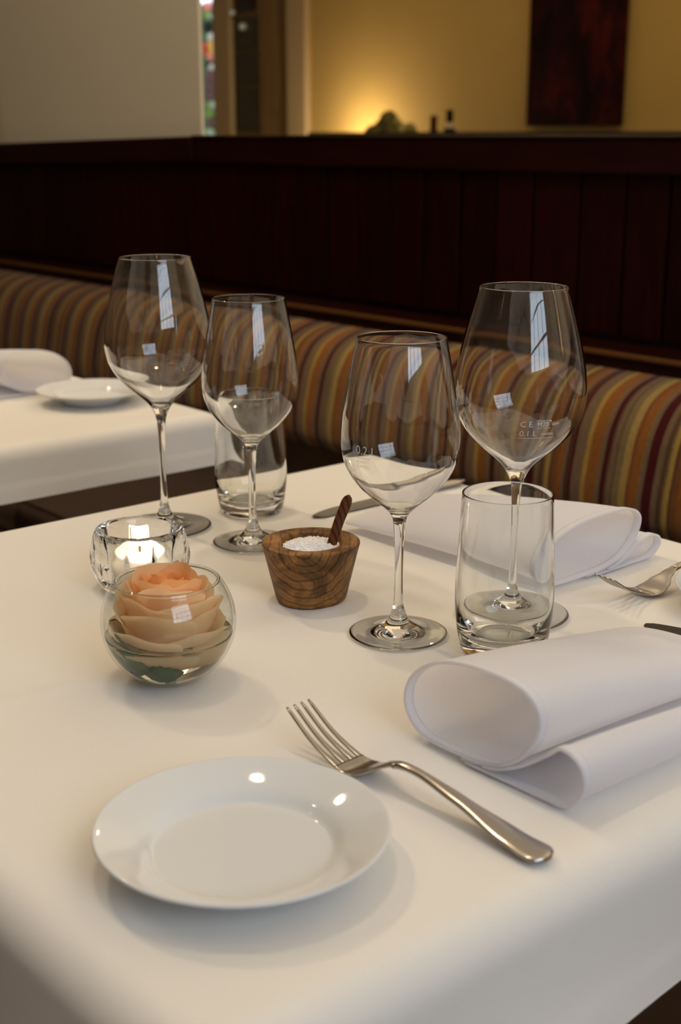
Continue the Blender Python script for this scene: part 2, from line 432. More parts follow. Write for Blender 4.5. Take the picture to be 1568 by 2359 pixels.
# wood panelling over the bench
pan = tag(room_box('wall_panelling', (1.672, 1.699, -0.6, 3.75, 0.40, 1.045), M['black']), kind='structure')
edges = [0.77, 0.86, 0.95, 1.035, 1.12, 1.209, 1.289, 1.377, 1.475, 1.558, 1.639, 1.731, 1.818, 1.909, 1.997, 2.088, 2.173, 2.284, 2.391, 2.484, 2.573, 2.671, 2.753, 2.849, 2.934, 3.029, 3.12, 3.211, 3.30, 3.39, 3.48, 3.57, 3.66]
for a, b in zip(edges, edges[1:]):
    room_box('plank', (1.660+random.uniform(-.0008, .0008), 1.673, a+.0025, b-.0025, 0.80, 1.046), M['mahogany'], pan, .0022)
room_box('top_rail', (1.645, 1.70, -0.6, 2.42, 1.044, 1.0965), M['rail'], pan, .005)
v, f = box_vf(1.635, 1.705, 2.42, 3.75, 1.046, 1.0985)
v = [(x, y, z-(.021 if y > 3 else 0)*(y-2.42)) for x, y, z in v]      # this length sags a little towards its far end
mesh_obj('top_rail', v, f, M['rail'], pan, False, bevel=.005)
room_box('cap_strip', (1.640, 1.80, -0.6, 2.42, 1.0965, 1.1005), M['cap'], pan, .001)

# ------------------------------------------------------------------ banquette
bench = empty('banquette_bench', (0, 0, 0), TH, 'long built-in banquette with striped backrest under a dark mahogany ledge', 'bench')
def prism(name, prof, y0, y1, m, parent, seg=1, sub=5, closed=True):
    P = crom([(a, b, 0) for a, b in prof], sub, True) if sub else [Vector((a, b, 0)) for a, b in prof]
    rings = []
    for k in range(seg+1):
        y = y0+(y1-y0)*k/seg
        rings.append([(p.x, y, p.y) for p in P])
    V, F = loft_vf(rings)
    return mesh_obj(name, V, F, m, parent)
prism('backrest', [(1.500, .555), (1.462, .572), (1.455, .61), (1.463, .66), (1.476, .705), (1.503, .742), (1.548, .762), (1.605, .768), (1.655, .76), (1.658, .66), (1.655, .57)], -0.6, 3.75, M['stripes'], bench, 8)
prism('seat_cushion', [(1.05, .40), (1.03, .43), (1.05, .462), (1.10, .47), (1.50, .465), (1.56, .45), (1.56, .39), (1.30, .385)], -0.6, 3.75, M['seat'], bench, 4)
room_boxes('base', [(1.10, 1.66, -0.6, 3.75, 0.0, 0.395), (1.56, 1.66, -0.6, 3.75, .395, .56)], M['base_wood'], bench)
room_box('ledge', (1.573, 1.662, -0.6, 3.75, .7655, .7915), M['rail'], bench, .003)
room_box('ledge_nosing', (1.566, 1.576, -0.6, 3.75, .7845, .7925), M['edge_highlight'], bench, .003)  # thin strip carrying the painted edge highlight

# ------------------------------------------------------------------ tables and cloths
def make_table(w0, w1, n0, n1, label):
    cw, cn = (w0+w1)/2, (n0+n1)/2
    t = empty('dining_table', wn(cw, cn, 0), TH, label, 'table')
    a, b = (n1-n0)/2-.024, (w1-w0)/2-.024
    v, f = box_vf(-a, a, -b, b, .722, .7475); mesh_obj('tabletop', v, f, M['door_wood'], t, False, bevel=.004)
    V, F = lathe_vf([(0, .05), (.035, .05), (.035, .70), (.09, .722), (0, .722)], 20); mesh_obj('pedestal', V, F, M['black'], t)
    v, f = boxes_vf([(-.28, .28, -.035, .035, 0, .05), (-.035, .035, -.28, .28, 0, .0499)]); mesh_obj('foot_cross', v, f, M['black'], t, False)
    return t
T1 = (0.361, 1.110, 0.232, 0.982)
T2 = (1.402, 2.16, 0.235, 0.990)
make_table(*T1, 'square table under a white cloth set with wine glasses, rose bowl and candle')
make_table(*T2, 'square table under a white cloth at the left, beyond the first table')

def make_cloth(w0, w1, n0, n1, drop, label, creases, rr, seed, sag=0.0):
    hx, hy = (n1-n0)/2, (w1-w0)/2
    cw, cn = (w0+w1)/2, (n0+n1)/2
    r = rr; L = drop - r + r*PI/2
    N1, N2 = 150, 22
    def axis(h):
        a = []
        for k in range(N2): a.append(-(h-r)-L*(1-k/N2))
        for k in range(N1+1): a.append(-(h-r)+2*(h-r)*k/N1)
        for k in range(1, N2+1): a.append((h-r)+L*k/N2)
        return a
    AX, AY = axis(hx), axis(hy)
    V, F = [], []
    for x in AX:
        for y in AY:
            dx = max(0, abs(x)-(hx-r)); dy = max(0, abs(y)-(hy-r))
            d = math.hypot(dx, dy)
            px = max(-(hx-r), min(hx-r, x)); py = max(-(hy-r), min(hy-r, y)); z = 0
            if d > 0:
                ux, uy = dx/d*(1 if x > 0 else -1), dy/d*(1 if y > 0 else -1)
                if d < r*PI/2: out = r*math.sin(d/r); dn = r*(1-math.cos(d/r))
                else:
                    e = d-r*PI/2; out = r + e*0.06; dn = r+e
                    ph = noise.noise(Vector((x*5+seed, y*5, seed)))
                    out += e*0.22*ph
                    if L-max(dx, dy) < .020: out += .0007
                    if dx > 0 and dy > 0:
                        k = min(dx, dy)/L; out += .35*k*e; dn -= .30*k*e
                px += ux*out; py += uy*out; z = -dn
                z -= sag*max(0, d-r)/L*(1 if y > -hy else 0)
            else:
                W = cw+y; Nn = cn+x
                for (kind, pos, hgt, side) in creases:
                    q = (W-pos) if kind == 'w' else (Nn-pos)
                    z += hgt*math.exp(-abs(q)/.010) 
                edge = min(1, (hx-abs(x))/.1)*min(1, (hy-abs(y))/.1)
                z += .0004*noise.noise(Vector((W*9, Nn*9, seed)))*max(0, edge)
            V.append((px, py, z))
    ny = len(AY)
    for i in range(len(AX)-1):
        for j in range(ny-1):
            F.append((i*ny+j, (i+1)*ny+j, (i+1)*ny+j+1, i*ny+j+1))
    o = mesh_obj('tablecloth', V, F, M['cloth'], loc=wn(cw, cn, .7495), rot=(0, 0, TH))
    return tag(o, label, 'tablecloth')
TZ = .7503
make_cloth(*T1, .093, 'white linen cloth on the near table, hanging over its front corner', [('w', .735, .0016, 1), ('n', .61, .0007, 1)], .024, 3.0)
make_cloth(*T2, .066, 'white linen cloth on the neighbouring table at left', [('w', 1.78, .0006, 1)], .020, 11.0)

# ------------------------------------------------------------------ glassware
def wine_glass(name, loc, rz, prof, wall, zi_bottom, z_foot, z_bowl, label, group, seg=96):
    """prof: outer key points from foot edge up to rim (mm)"""
    g = empty(name, loc, rz, label, 'glass', group)
    P = [(a/1000, b/1000) for a, b in smooth_prof(prof, 7)]
    # underside of foot
    R = P[0][0]
    foot = [(0, .0022), (R*.35, .0019), (R*.7, .0009), (R*.93, .0001), (R*.985, .0002)] + [p for p in P if p[1] <= z_foot]
    stem = [p for p in P if z_foot <= p[1] <= z_bowl]
    bowl_o = [p for p in P if p[1] >= z_bowl]
    stem = [foot[-1]] + [p for p in stem if p != foot[-1]]
    bowl_o = [stem[-1]] + [p for p in bowl_o if p != stem[-1]]
    rim_r, rim_z = bowl_o[-1]
    inner = []
    for (r, z) in reversed(bowl_o):
        if z <= zi_bottom+.0005: break
        t = wall + (0.0016)*max(0, 1-(z-zi_bottom)/.045)**2
        ri = r - t
        if ri < .002: break
        inner.append((ri, z if z < rim_z-.0002 else rim_z-.0002))
    inner = [q for q in inner if q[1] > zi_bottom+.0016]
    rl = inner[-1][0]; zl = inner[-1][1]
    for k in (0.75, 0.5, 0.25): inner.append((rl*k, zi_bottom+(zl-zi_bottom)*k*k))
    inner.append((0, zi_bottom))
    rim = [(rim_r-wall*.5+wall*.55*math.cos(q), rim_z+wall*.55*math.sin(q)) for q in [PI*k/8 for k in range(1, 8)]]
    lathe('foot', foot, M['glass'], g, seg)
    lathe('stem', stem, M['glass'], g, 32 if False else seg)
    lathe('bowl', bowl_o+rim+inner, M['glass'], g, seg)
    return g, P
SMALL = [(35.4, .6), (35.6, 1.0), (35.2, 1.5), (30, 2.0), (22, 3.3), (15, 6.2), (9.5, 9.5), (6.8, 13), (4.8, 18.5), (3.5, 25), (3.05, 46), (3.3, 66), (4.1, 80), (4.9, 86.5), (7.2, 91.6), (12.8, 97), (20.8, 103.7), (27.8, 110.4), (34.6, 119), (39.2, 128), (41.4, 137), (41.9, 147), (40.9, 160), (39.6, 169.4), (35.2, 195), (31.1, 216.3)]
BIG = [(42.2, .6), (42.5, 1.0), (42.0, 1.5), (36, 2.0), (24, 3.4), (15, 6.2), (9.5, 9.5), (6.8, 13), (4.6, 19), (3.3, 28), (2.75, 50), (2.8, 75), (3.7, 96), (5.0, 104.3), (7.4, 110.2), (11, 116), (17, 122), (28, 131.4), (38.0, 142), (44.0, 152), (46.8, 161), (47.8, 172), (46.2, 188.8), (43.1, 204.6), (38.7, 222.4), (33.9, 239), (31.4, 246.2)]
def face_cam(loc): return math.atan2(-loc[1], -loc[0])
def text_on_glass(parent, lines, ang, P, eps=.00025, m=None):
    """lines: (text, size, x offset, z); wrapped on the glass' outer profile around angle ang (local)"""
    V, F = [], []
    def rad(z):
        pz = [p for p in P]
        for (r0, z0), (r1, z1) in zip(pz, pz[1:]):
            if z0 <= z <= z1 and z1 > z0: return r0+(r1-r0)*(z-z0)/(z1-z0)
        return pz[-1][0]
    def put(vs, fs):
        k = len(V)
        for (x, z) in vs:
            r = rad(z)+eps; a = ang + x/r
            V.append((r*math.cos(a), r*math.sin(a), z))
        for f in fs: F.append(tuple(i+k for i in f))
    for it in lines:
        if it[0] == '__bar__':
            _, x0, x1, z0, z1 = it; n = 10; vs = []; fs = []
            for k in range(n+1):
                x = x0+(x1-x0)*k/n; vs += [(x, z0), (x, z1)]
            for k in range(n): fs.append((2*k, 2*k+2, 2*k+3, 2*k+1))
            put(vs, fs); continue
        txt, size, x0, z = it
        cu = bpy.data.curves.new('print', 'FONT'); cu.body = txt; cu.size = size; cu.align_x = 'LEFT'; cu.resolution_u = 3
        to = bpy.data.objects.new('print', cu); COL.objects.link(to)
        dg = bpy.context.evaluated_depsgraph_get(); me = to.evaluated_get(dg).to_mesh()
        vs = [(v.co.x+x0, v.co.y+z) for v in me.vertices]; fs = [tuple(p.vertices) for p in me.polygons]
        put(vs, fs)
        to.evaluated_get(dg).to_mesh_clear(); bpy.data.objects.remove(to); bpy.data.curves.remove(cu)
    return mesh_obj('printed_mark', V, F, m or M['etched'], parent, bevel=-1)

GR = 'stemmed wine glasses on the near table'
def at_pt(x, y): return Vector((x, y, TZ+.0002))
pF = at_pt(.042, .905)
gF, PF = wine_glass('wine_glass', pF, 0, SMALL, .0009, .0945, .0150, .0868, 'smaller wine glass in front of the wooden salt bowl, marked 0,2 l', GR)
aF = face_cam(pF)
text_on_glass(gF, [('0,2 l', .0086, -.0065, .1415), ('__bar__', -.0068, .0056, .1386, .1391), ('SCHOTT', .0030, -.0066, .1350), ('ZWIESEL', .0030, -.0066, .1318)], aF - math.radians(37), PF)
pR = at_pt(.1301, .9465)
gR, PR = wine_glass('wine_glass', pR, 0, BIG, .0009, .1135, .0150, .1045, 'tall wide wine glass behind the right tumbler, nearest to the bench', GR)
aR = face_cam(pR)
LOGO = [('C', .0060, -.0080, .1545), ('E', .0060, -.0020, .1545), ('M20', .0048, .0040, .1547), ('__bar__', .0034, .0142, .1533, .1536), ('__bar__', .0034, .0142, .1589, .1592), ('0099', .0030, .0150, .1551),
        ('0,1 L', .0062, -.0078, .1472), ('ZWIESEL', .0026, .0076, .1476), ('__bar__', -.0078, .0180, .1453, .1457)]
text_on_glass(gR, LOGO, aR + math.radians(11), PR)
pL = at_pt(-.163, 1.181)
gL, PL = wine_glass('wine_glass', pL, 0, BIG, .0009, .1135, .0150, .1045, 'tall wide wine glass at the left, behind the lit candle', GR)
text_on_glass(gL, LOGO, face_cam(pL) + PI - math.radians(38), PL)
pS = at_pt(-.078, 1.131)
gS, PS = wine_glass('wine_glass', pS, 0, SMALL, .0009, .0945, .0150, .0868, 'smaller wine glass behind and left of the salt bowl, before a tumbler', GR)

def tumbler(loc, label):
    out = smooth_prof([(28.7, .35), (29.8, 1.6), (30.9, 6), (32.7, 16), (34.2, 30), (34.5, 46), (33.6, 66), (32.3, 90), (31.3, 114)], 6)
    inn = smooth_prof([(30.0, 114), (30.9, 90), (32.1, 66), (32.9, 46), (32.0, 30), (28.5, 18), (23, 12.2), (17.5, 9.8), (15.5, 10.0), (9, 10.4), (0, 10.6)], 5)
    pr = [(0, .8), (20, .8), (26, .6), (28.3, .05)] + out + [(30.65+.68*math.cos(PI*k/8), 114.0+.7*math.sin(PI*k/8)) for k in range(1, 8)] + inn
    V, F = lathe_vf([(a/1000, b/1000) for a, b in pr], 96)
    o = mesh_obj('tumbler', V, F, M['thick_glass'], loc=loc, bevel=-1)
    return tag(o, label, 'glass', 'water tumblers on the near table')
tumbler(at_pt(.1145, .8745), 'straight heavy-based water tumbler beside the near rolled napkin')
tumbler(at_pt(-.086, 1.233), 'water tumbler at the back, seen through the smaller wine glass')

# ------------------------------------------------------------------ votive candle holder
vot = empty('candle_holder', at_pt(-.161, 1.014), -1.412+PI/10, 'faceted clear glass tealight holder with a burning candle, left of the salt bowl', 'candle holder')
def facet(a, r, z):
    if r < .0255: return 1.0
    n = 10; t = (a*n/(2*PI)) % 1.0
    row = math.sin(PI*min(1, max(0, z/.048)))
    rip = .012*math.cos(z/.048*2*PI*3)
    return 1 - .055*(abs(math.sin(PI*t)))**0.7*row*1.0 + rip*row*abs(math.sin(PI*t))
outv = smooth_prof([(30.5, .4), (33, 3), (37, 10), (40.0, 20), (40.2, 27), (38.2, 38), (35.6, 46.0), (34.2, 48.3)], 5)
innv = smooth_prof([(31.2, 48.6), (29.6, 46.5), (28.2, 40), (26.2, 25), (24.8, 14), (23.0, 11), (15, 10.2), (0, 10.0)], 4)
pr = [(0, 1.6), (18, 1.6), (26, .9), (28.5, .1)] + outv + innv
V, F = lathe_vf([(a/1000, b/1000) for a, b in pr], 144, facet)
mesh_obj('glass_cup', V, F, M['thick_glass'], vot, bevel=-1)
lathe('tealight', [(a/1000, b/1000) for a, b in [(0, 10.4), (19.6, 10.4), (20, 11), (20, 24.5), (19.3, 25.2), (18.6, 24.8), (17, 24.2), (8, 23.4), (0, 23.2)]], M['wax'], vot, 40)
lathe('wick', [(a/1000, b/1000) for a, b in [(0, 22), (.9, 22), (.8, 29), (.3, 30.5), (0, 30.6)]], M['wick'], vot, 10)
lathe('flame', [(a/1000, b/1000) for a, b in smooth_prof([(0, 26.5), (2.4, 28.5), (3.4, 32), (2.7, 38), (1.3, 44), (0, 49)], 4)], M['flame'], vot, 16)
light('POINT', 'flame_light', wn(0, 0, 0)+Vector((-.161+.0035, 1.014-.0060, TZ+.036)), 0.9, (1.0, 0.76, 0.50), .003)

# ------------------------------------------------------------------ rose bowl
ROSE_C = at_pt(-.114, .825)
rb = empty('fish_bowl', ROSE_C, 0, 'small round clear glass bowl half filled with water around the floating rose', 'bowl')
RS = 44.7
def sphere_prof(R, zc, z0, z1, n):
    out = []
    for k in range(n+1):
        a0 = math.asin((z0-zc)/R); a1 = math.asin((z1-zc)/R); a = a0+(a1-a0)*k/n
        out.append((R*math.cos(a), zc+R*math.sin(a)))
    return out
outb = sphere_prof(RS, 40.6, .25, 67.2, 30)
outb[0] = (outb[0][0], .25)
innb = sphere_prof(RS-1.9, 41.0, 3.6, 67.0, 30); innb.reverse()
pr = [(0, 1.4), (10, 1.2), (15, .5)] + outb + [(34.6, 68.6), (33.6, 69.2), (32.7, 68.4)] + innb[1:] + [(12, 1.9+1.5), (0, 3.2)]
lathe('glass_bowl', [(a/1000, b/1000) for a, b in pr], M['thin_glass'], rb, 96)
lathe('rim', [((33.6+1.15*math.cos(2*PI*k/10))/1000, (68.3+1.15*math.sin(2*PI*k/10))/1000) for k in range(11)], M['glass'], rb, 96)
WL = 32.0
wat = sphere_prof(RS-1.5, 41.0, 3.2, WL, 22)
pr = [(0, 2.9), (10, 3.0)] + wat + [(wat[-1][0]-1.0, WL-.5), (wat[-1][0]-3.0, WL-.8), (20, WL-.8), (0, WL-.8)]
lathe('water', [(a/1000, b/1000) for a, b in pr], M['water'], rb, 96)

rose = empty('rose', ROSE_C, 0, 'peach coloured open rose blossom floating in the small round glass bowl', 'flower')
def petal(phi, half, R, H, z0, open_, curl, tint0, tint1, seed, ruffle=.0010):
    NU, NV = 15, 14
    V, F, T = [], [], []
    for j in range(NV+1):
        v = j/NV
        lip = max(0, (v-.80)/.20)
        rad = .003+(R-.003)*(1-(1-v)**(2.4-1.0*open_)) + curl*lip**2
        zz = z0 + H*v**(1.5+.5*open_) - curl*.35*lip**2
        wdt = half*(.30+.70*math.sin(PI/2*min(1, v*1.45)))
        for i in range(NU+1):
            u = -1+2*i/NU
            a = phi + u*wdt*(1-.12*lip**2)
            nz = noise.noise(Vector((u*1.5+seed*3.1, v*2.0, seed)))
            nz2 = noise.noise(Vector((u*2.3, v*1.3+7, seed*1.7)))
            r2 = rad*(1+.055*u) + ruffle*v*(nz*1.6+.8*lip*nz2) + curl*.5*lip*max(0, abs(u)-.3)
            z2 = zz - H*v*(.13*abs(u)**2.6+.05*nz*lip) + ruffle*1.3*v*nz2
            zc = z2-.041; rmax = math.sqrt(max(1e-6, .0417**2-zc*zc))
            if z2 < .067: r2 = min(r2, rmax)
            V.append((r2*math.cos(a), r2*math.sin(a), z2))
            T.append(tint0+(tint1-tint0)*min(1, v*.8+.25*abs(u)**2*v))
    for j in range(NV):
        for i in range(NU):
            k = j*(NU+1)+i; F.append((k, k+1, k+NU+2, k+NU+1))
    o = mesh_obj('petal', V, F, M['petal'], rose)
    at = o.data.attributes.new('petal_tint', 'FLOAT', 'POINT')
    for k, t in enumerate(T): at.data[k].value = t
    return o
rings = [  # count, half angle, R, H, z0, open, curl, tint0, tint1
    (5, .70, .0375, .016, .016, .9, .0030, .45, 1.0),
    (5, .78, .0360, .024, .018, .75, .0030, .40, .95),
    (4, .98, .0325, .036, .019, .35, .0035, .34, .90),
    (4, 1.02, .0290, .044, .020, .15, .0030, .30, .86),
    (4, 1.05, .0245, .050, .021, .05, .0026, .22, .74),
    (4, 1.10, .0195, .052, .022, .0, .0022, .14, .62),
    (3, 1.35, .0145, .051, .023, .0, .0016, .08, .50),
    (3, 1.40, .0095, .049, .024, .0, .0010, .03, .40),
    (2, 1.70, .0050, .047, .025, .0, .0, .0, .34)]
sd = 0
for ri, (cnt, half, R, H, z0, op, cu, t0, t1) in enumerate(rings):
    for k in range(cnt):
        sd += 1
        phi = 2*PI*k/cnt + ri*.92 + random.uniform(-.12, .12) - .4
        petal(phi, half*random.uniform(.94, 1.06), R*random.uniform(.97, 1.03), H*random.uniform(.95, 1.04), z0, op, cu, t0, t1, sd)
def leaf(name, base, tip, width, bend, m, parent, serr=.0, roll=0.0):
    b = Vector(base); t = Vector(tip); d = t-b; side = d.cross(Vector((0, 0, 1))).normalized(); up = side.cross(d).normalized()
    side, up = side*math.cos(roll)+up*math.sin(roll), up*math.cos(roll)-side*math.sin(roll)
    V, F = [], []; N = 10
    for k in range(N+1):
        s = k/N; wd_ = width*math.sin(PI*(s**.8))**.8 + .0006
        wd_ *= 1+serr*(1 if k % 2 else -1)
        c = b+d*s+up*bend*math.sin(PI*s)
        for u in (-1, -.5, 0, .5, 1): V.append(c+side*wd_*u+up*(abs(u)**2*width*.25))
    for k in range(N):
        for i in range(4): q = k*5+i; F.append((q, q+1, q+6, q+5))
    o = mesh_obj(name, V, F, m, parent)
    sm = o.modifiers.new('thick', 'SOLIDIFY'); sm.thickness = .0006
    return o
lf = [((-.038, -.006, .029), (-.010, -.032, .017), .0140, 1.0), ((-.012, -.024, .014), (.012, -.030, .016), .008, 1.1), ((-.020, .002, .012), (-.022, -.026, .013), .010, .3), ((-.036, .010, .034), (-.030, -.018, .030), .009, 1.0)]
for a, b, wdt, rl in lf: tag(leaf('leaf', a, b, wdt, -.003, M['leaf'], rose, .06, rl), 'dark green leaf under water')
for k in range(5):
    a = 2*PI*k/5+.4
    leaf('sepal', (.004*math.cos(a), .004*math.sin(a), .018), (.027*math.cos(a), .027*math.sin(a), .021), .0045, -.002, M['sepal'], rose)
lathe('stem', [(a/1000, b/1000) for a, b in [(0, 7), (2.6, 7), (2.8, 12), (6.0, 17), (7.5, 20), (5, 23), (0, 23.5)]], M['sepal'], rose, 16)

# ------------------------------------------------------------------ salt bowl
SB = at_pt(-.023, .981)
def hand(a, r, z): return 1+.012*math.sin(2*a+.6)+.008*math.sin(3*a+1.1)
sp = [(0, .2), (22, .2), (26.6, .6), (27.6, 2.0)] + smooth_prof([(27.9, 3), (30.0, 12), (33.6, 27), (37.2, 42), (38.2, 45.4)], 5) + [(38.0, 46.6), (36.8, 47.4), (31, 47.3), (25.8, 47.0), (24.6, 46.2)] + smooth_prof([(24.0, 44), (21.5, 36), (17, 30), (0, 28)], 4)
V, F = lathe_vf([(a/1000, b/1000) for a, b in sp], 72, hand)
tag(mesh_obj('salt_bowl', V, F, M['olive_wood'], loc=SB, rot=(0, 0, .3)), 'small tapered olive wood bowl with swirling grain filled with white salt', 'bowl')
sv, sf = [], []
NR, NA = 14, 48
def salt_h(r, a):
    x, y = r*math.cos(a), r*math.sin(a)
    h = .0432 + .0030*(1-(r/.0232)**2) - .10*max(0, -(x*.7-y*.7)-.004)*.6
    h += .0011*noise.noise(Vector((x*320, y*320, 1.0))) + .0006*noise.noise(Vector((x*900, y*900, 4.0)))
    return min(h, .0482)
sv.append((0, 0, salt_h(0, 0)))
for i in range(1, NR+1):
    for k in range(NA):
        r = .0229*i/NR; a = 2*PI*k/NA
        if i == NR: r = .0222
        sv.append((r*math.cos(a), r*math.sin(a), salt_h(r, a) if i < NR else .040))
for k in range(NA): sf.append((0, 1+k, 1+(k+1) % NA))
for i in range(NR-1):
    for k in range(NA):
        a, b = 1+i*NA, 1+(i+1)*NA; j = (k+1) % NA
        sf.append((a+k, b+k, b+j, a+j))
for k in range(900):
    r = .0216*math.sqrt(random.random()); a = random.uniform(0, 2*PI); s = random.uniform(.00035, .0008)
    R_ = Matrix.Rotation(random.uniform(0, 3), 3, Vector((random.random(), random.random(), random.random()+.1)).normalized())
    c = Vector((r*math.cos(a), r*math.sin(a), salt_h(r, a)+s*.3)); q = len(sv)
    for (x, y, z) in box_vf(-s, s, -s, s, -s, s)[0]: sv.append(tuple(c+R_@Vector((x, y, z))))
    sf += [tuple(i+q for i in f) for f in BF]
tag(mesh_obj('coarse_salt', sv, sf, M['salt'], loc=SB, smooth=False), 'coarse white salt heaped in the olive wood bowl', 'salt', kind='stuff')
# spoon standing in the salt
rings = []
path = crom([(.0125, -.003, .030), (.0165, -.002, .046), (.0215, .000, .062), (.0262, .001, .074), (.0295, .001, .0838)], 6)
for k, p in enumerate(path):
    s = k/(len(path)-1)
    wd_ = .0036 + .0008*s
    if s > .80: wd_ *= math.sqrt(max(.02, 1-((s-.80)/.205)**2))
    th = .0013
    d = Vector((.28, .03, .96)).normalized(); side = Vector((.96, 0, -.28)).normalized(); nr = d.cross(side)
    rings.append([p+side*wd_*math.cos(2*PI*q/12)+nr*th*math.sin(2*PI*q/12) for q in range(12)])
V, F = loft_vf(rings)
tag(mesh_obj('wooden_spoon', V, F, M['spoon'], loc=SB), 'dark wooden salt spoon standing upright in the white salt', 'spoon')

# ------------------------------------------------------------------ plates
def plate_mesh():
    pr = [(0, 2.2), (34, 2.2), (36, .3), (40, .3), (42, 2.8), (52, 8.0), (66, 14.2), (73.6, 17.2), (74.3, 18.0), (74.0, 18.7), (72.5, 18.6), (64, 15.4), (53, 10.6), (48.5, 7.4), (46.0, 5.6), (42, 4.9), (20, 4.7), (0, 4.7)]
    V, F = lathe_vf([(a/1000, b/1000) for a, b in smooth_prof(pr, 4)], 96)
    return mesh_obj('bread_plate', V, F, M['porcelain'])
pl = plate_mesh(); pl.location = at_pt(-.049, .594)
tag(pl, 'white porcelain bread plate in the foreground, left of the near fork', 'plate', 'white bread plates')
def dup(o, loc, rz=None):
    c = o.copy(); COL.objects.link(c); c.location = loc
    if rz is not None: c.rotation_euler = (0, 0, rz)
    return c
p2 = dup(pl, at_pt(.3315, .957)); tag(p2, 'white bread plate mostly cut off by the right picture edge', 'plate', 'white bread plates')
p3 = dup(pl, at_pt(-.338, 1.779)); tag(p3, 'white bread plate on the neighbouring table at the left', 'plate', 'white bread plates')

# ------------------------------------------------------------------ cutlery
def lerp_tab(tab, s):
    for (a, va), (b, vb) in zip(tab, tab[1:]):
        if a <= s <= b:
            t = (s-a)/(b-a); t = t*t*(3-2*t)
            return va+(vb-va)*t
    return tab[-1][1]
FZ = [(0, .0245), (.022, .0108), (.045, .0026), (.055, .0019), (.064, .0050), (.078, .0135), (.095, .0168), (.125, .0128), (.165, .0052), (.190, .0030)]
FZc = crom([(a, b, 0) for a, b in FZ], 6)
def fz(s):
    for p, q in zip(FZc, FZc[1:]):
        if p.x <= s <= q.x: return p.y+(q.y-p.y)*(s-p.x)/max(1e-9, q.x-p.x)
    return FZc[-1].y
def strip(sections, nq=14, th_fn=None):
    """sections: (s, yc, half width, thickness, dish)"""
    rings = []
    for (s, yc, hw, th, dish) in sections:
        e = .0005; dz = (fz(min(.19, s+e))-fz(max(0, s-e)))/(min(.19, s+e)-max(0, s-e)); nrm = Vector((-dz, 0, 1)).normalized()
        ring = []
        for q in range(nq):
            a = 2*PI*q/nq; c, sn = math.cos(a), math.sin(a)
            cy = math.copysign(abs(c)**.7, c); cz = math.copysign(abs(sn)**.8, sn)
            base = Vector((s, yc+hw*cy, fz(s)))
            ring.append(base+nrm*(th*.5*cz + dish*cy*cy))
        rings.append(ring)
    return loft_vf(rings)
def make_fork(loc, rz, label):
    f = empty('fork', loc, rz, label, 'fork', 'dessert forks on the near table')
    for i in range(4):
        secs = []
        for k in range(13):
            t = k/12; s = .052*t
            yc = (i-1.5)*(.0056+.0006*t)
            hw = .0011+.0010*t if t > .06 else .0007
            secs.append((s, yc, hw, .0017 if t > .06 else .0011, 0))
        V, F = strip(secs, 10); mesh_obj('tine', V, F, M['steel'], f)
    HW = [(.044, .0113), (.056, .0123), (.066, .0105), (.074, .0058), (.082, .0034), (.095, .0030)]
    secs = []
    for k in range(24):
        s = .044+.040*k/23; secs.append((s, 0, lerp_tab(HW, s), .0020+.0008*(k/23), .0009*max(0, 1-abs(s-.056)/.02)))
    V, F = strip(secs, 20); mesh_obj('head', V, F, M['steel'], f)
    HH = [(.082, .0034), (.100, .0029), (.130, .0048), (.165, .0084), (.184, .0098), (.190, .0098)]
    secs = []
    for k in range(40):
        s = .082+.108*k/39; hw = lerp_tab(HH, s)
        if s > .182: hw *= math.sqrt(max(.03, 1-((s-.182)/.0082)**2))
        secs.append((s, 0, hw, .0036-.0008*(k/39), -.0006))
    V, F = strip(secs, 20); mesh_obj('handle', V, F, M['steel'], f)
    return f
def fork_at(tip_w, tip_n, end_w, end_n, label, z=TZ+.0002):
    a = wn(tip_w, tip_n); b = wn(end_w, end_n); d = b-a
    return make_fork(Vector((a.x, a.y, z)), math.atan2(d.y, d.x), label)
fork_at(.5705, .4505, .3835, .459, 'steel fork lying between the front plate and the near napkin')
fork_at(.604, .776, .590, .963, 'steel fork with raised tines at the right edge beside the far napkin')
def make_knife(loc, rz, label, roll):
    k_ = empty('table_knife', loc, rz, label, 'knife', 'table knives on the near table')
    k_.rotation_euler.x = roll
    rings = []
    for k in range(24):
        s = .105*k/23
        up = .0003+.0090*min(1, (s/.030))**.6; lo = -.0085*min(1, (s+.001)/.010)**.55
        th = .0009+.0009*(k/23)
        rings.append([(s, lo, .0012), (s, (lo+up)/2, .0012+th*.7), (s, up, .0012+th), (s, up, .0012), (s, (lo+up)/2, .0008)])
    V, F = loft_vf(rings); mesh_obj('blade', V, F, M['dark_steel'], k_, False)
    rings = []
    for k in range(20):
        s = .102+.103*k/19; hw = .0052+.0035*(k/19); th = .0060
        if k > 16: hw *= 1-.22*(k-16); th *= 1-.2*(k-16)
        rings.append([(s, hw*math.cos(2*PI*q/14), .0035+th*.5*math.sin(2*PI*q/14)) for q in range(14)])
    V, F = loft_vf(rings); mesh_obj('handle', V, F, M['steel'], k_)
    return k_
def knife_at(tw, tn, ew, en, label, roll=0.0, z=TZ):
    a = wn(tw, tn); b = wn(ew, en); d = b-a
    return make_knife(Vector((a.x, a.y, z)), math.atan2(d.y, d.x), label, roll)
knife_at(.940, .762, .938, .967, 'steel table knife behind the far napkin, tip towards the salt bowl')
knife_at(.554, .765, .354, .769, 'steel table knife whose dark tip shows above the near napkin', .16, TZ+.0014)

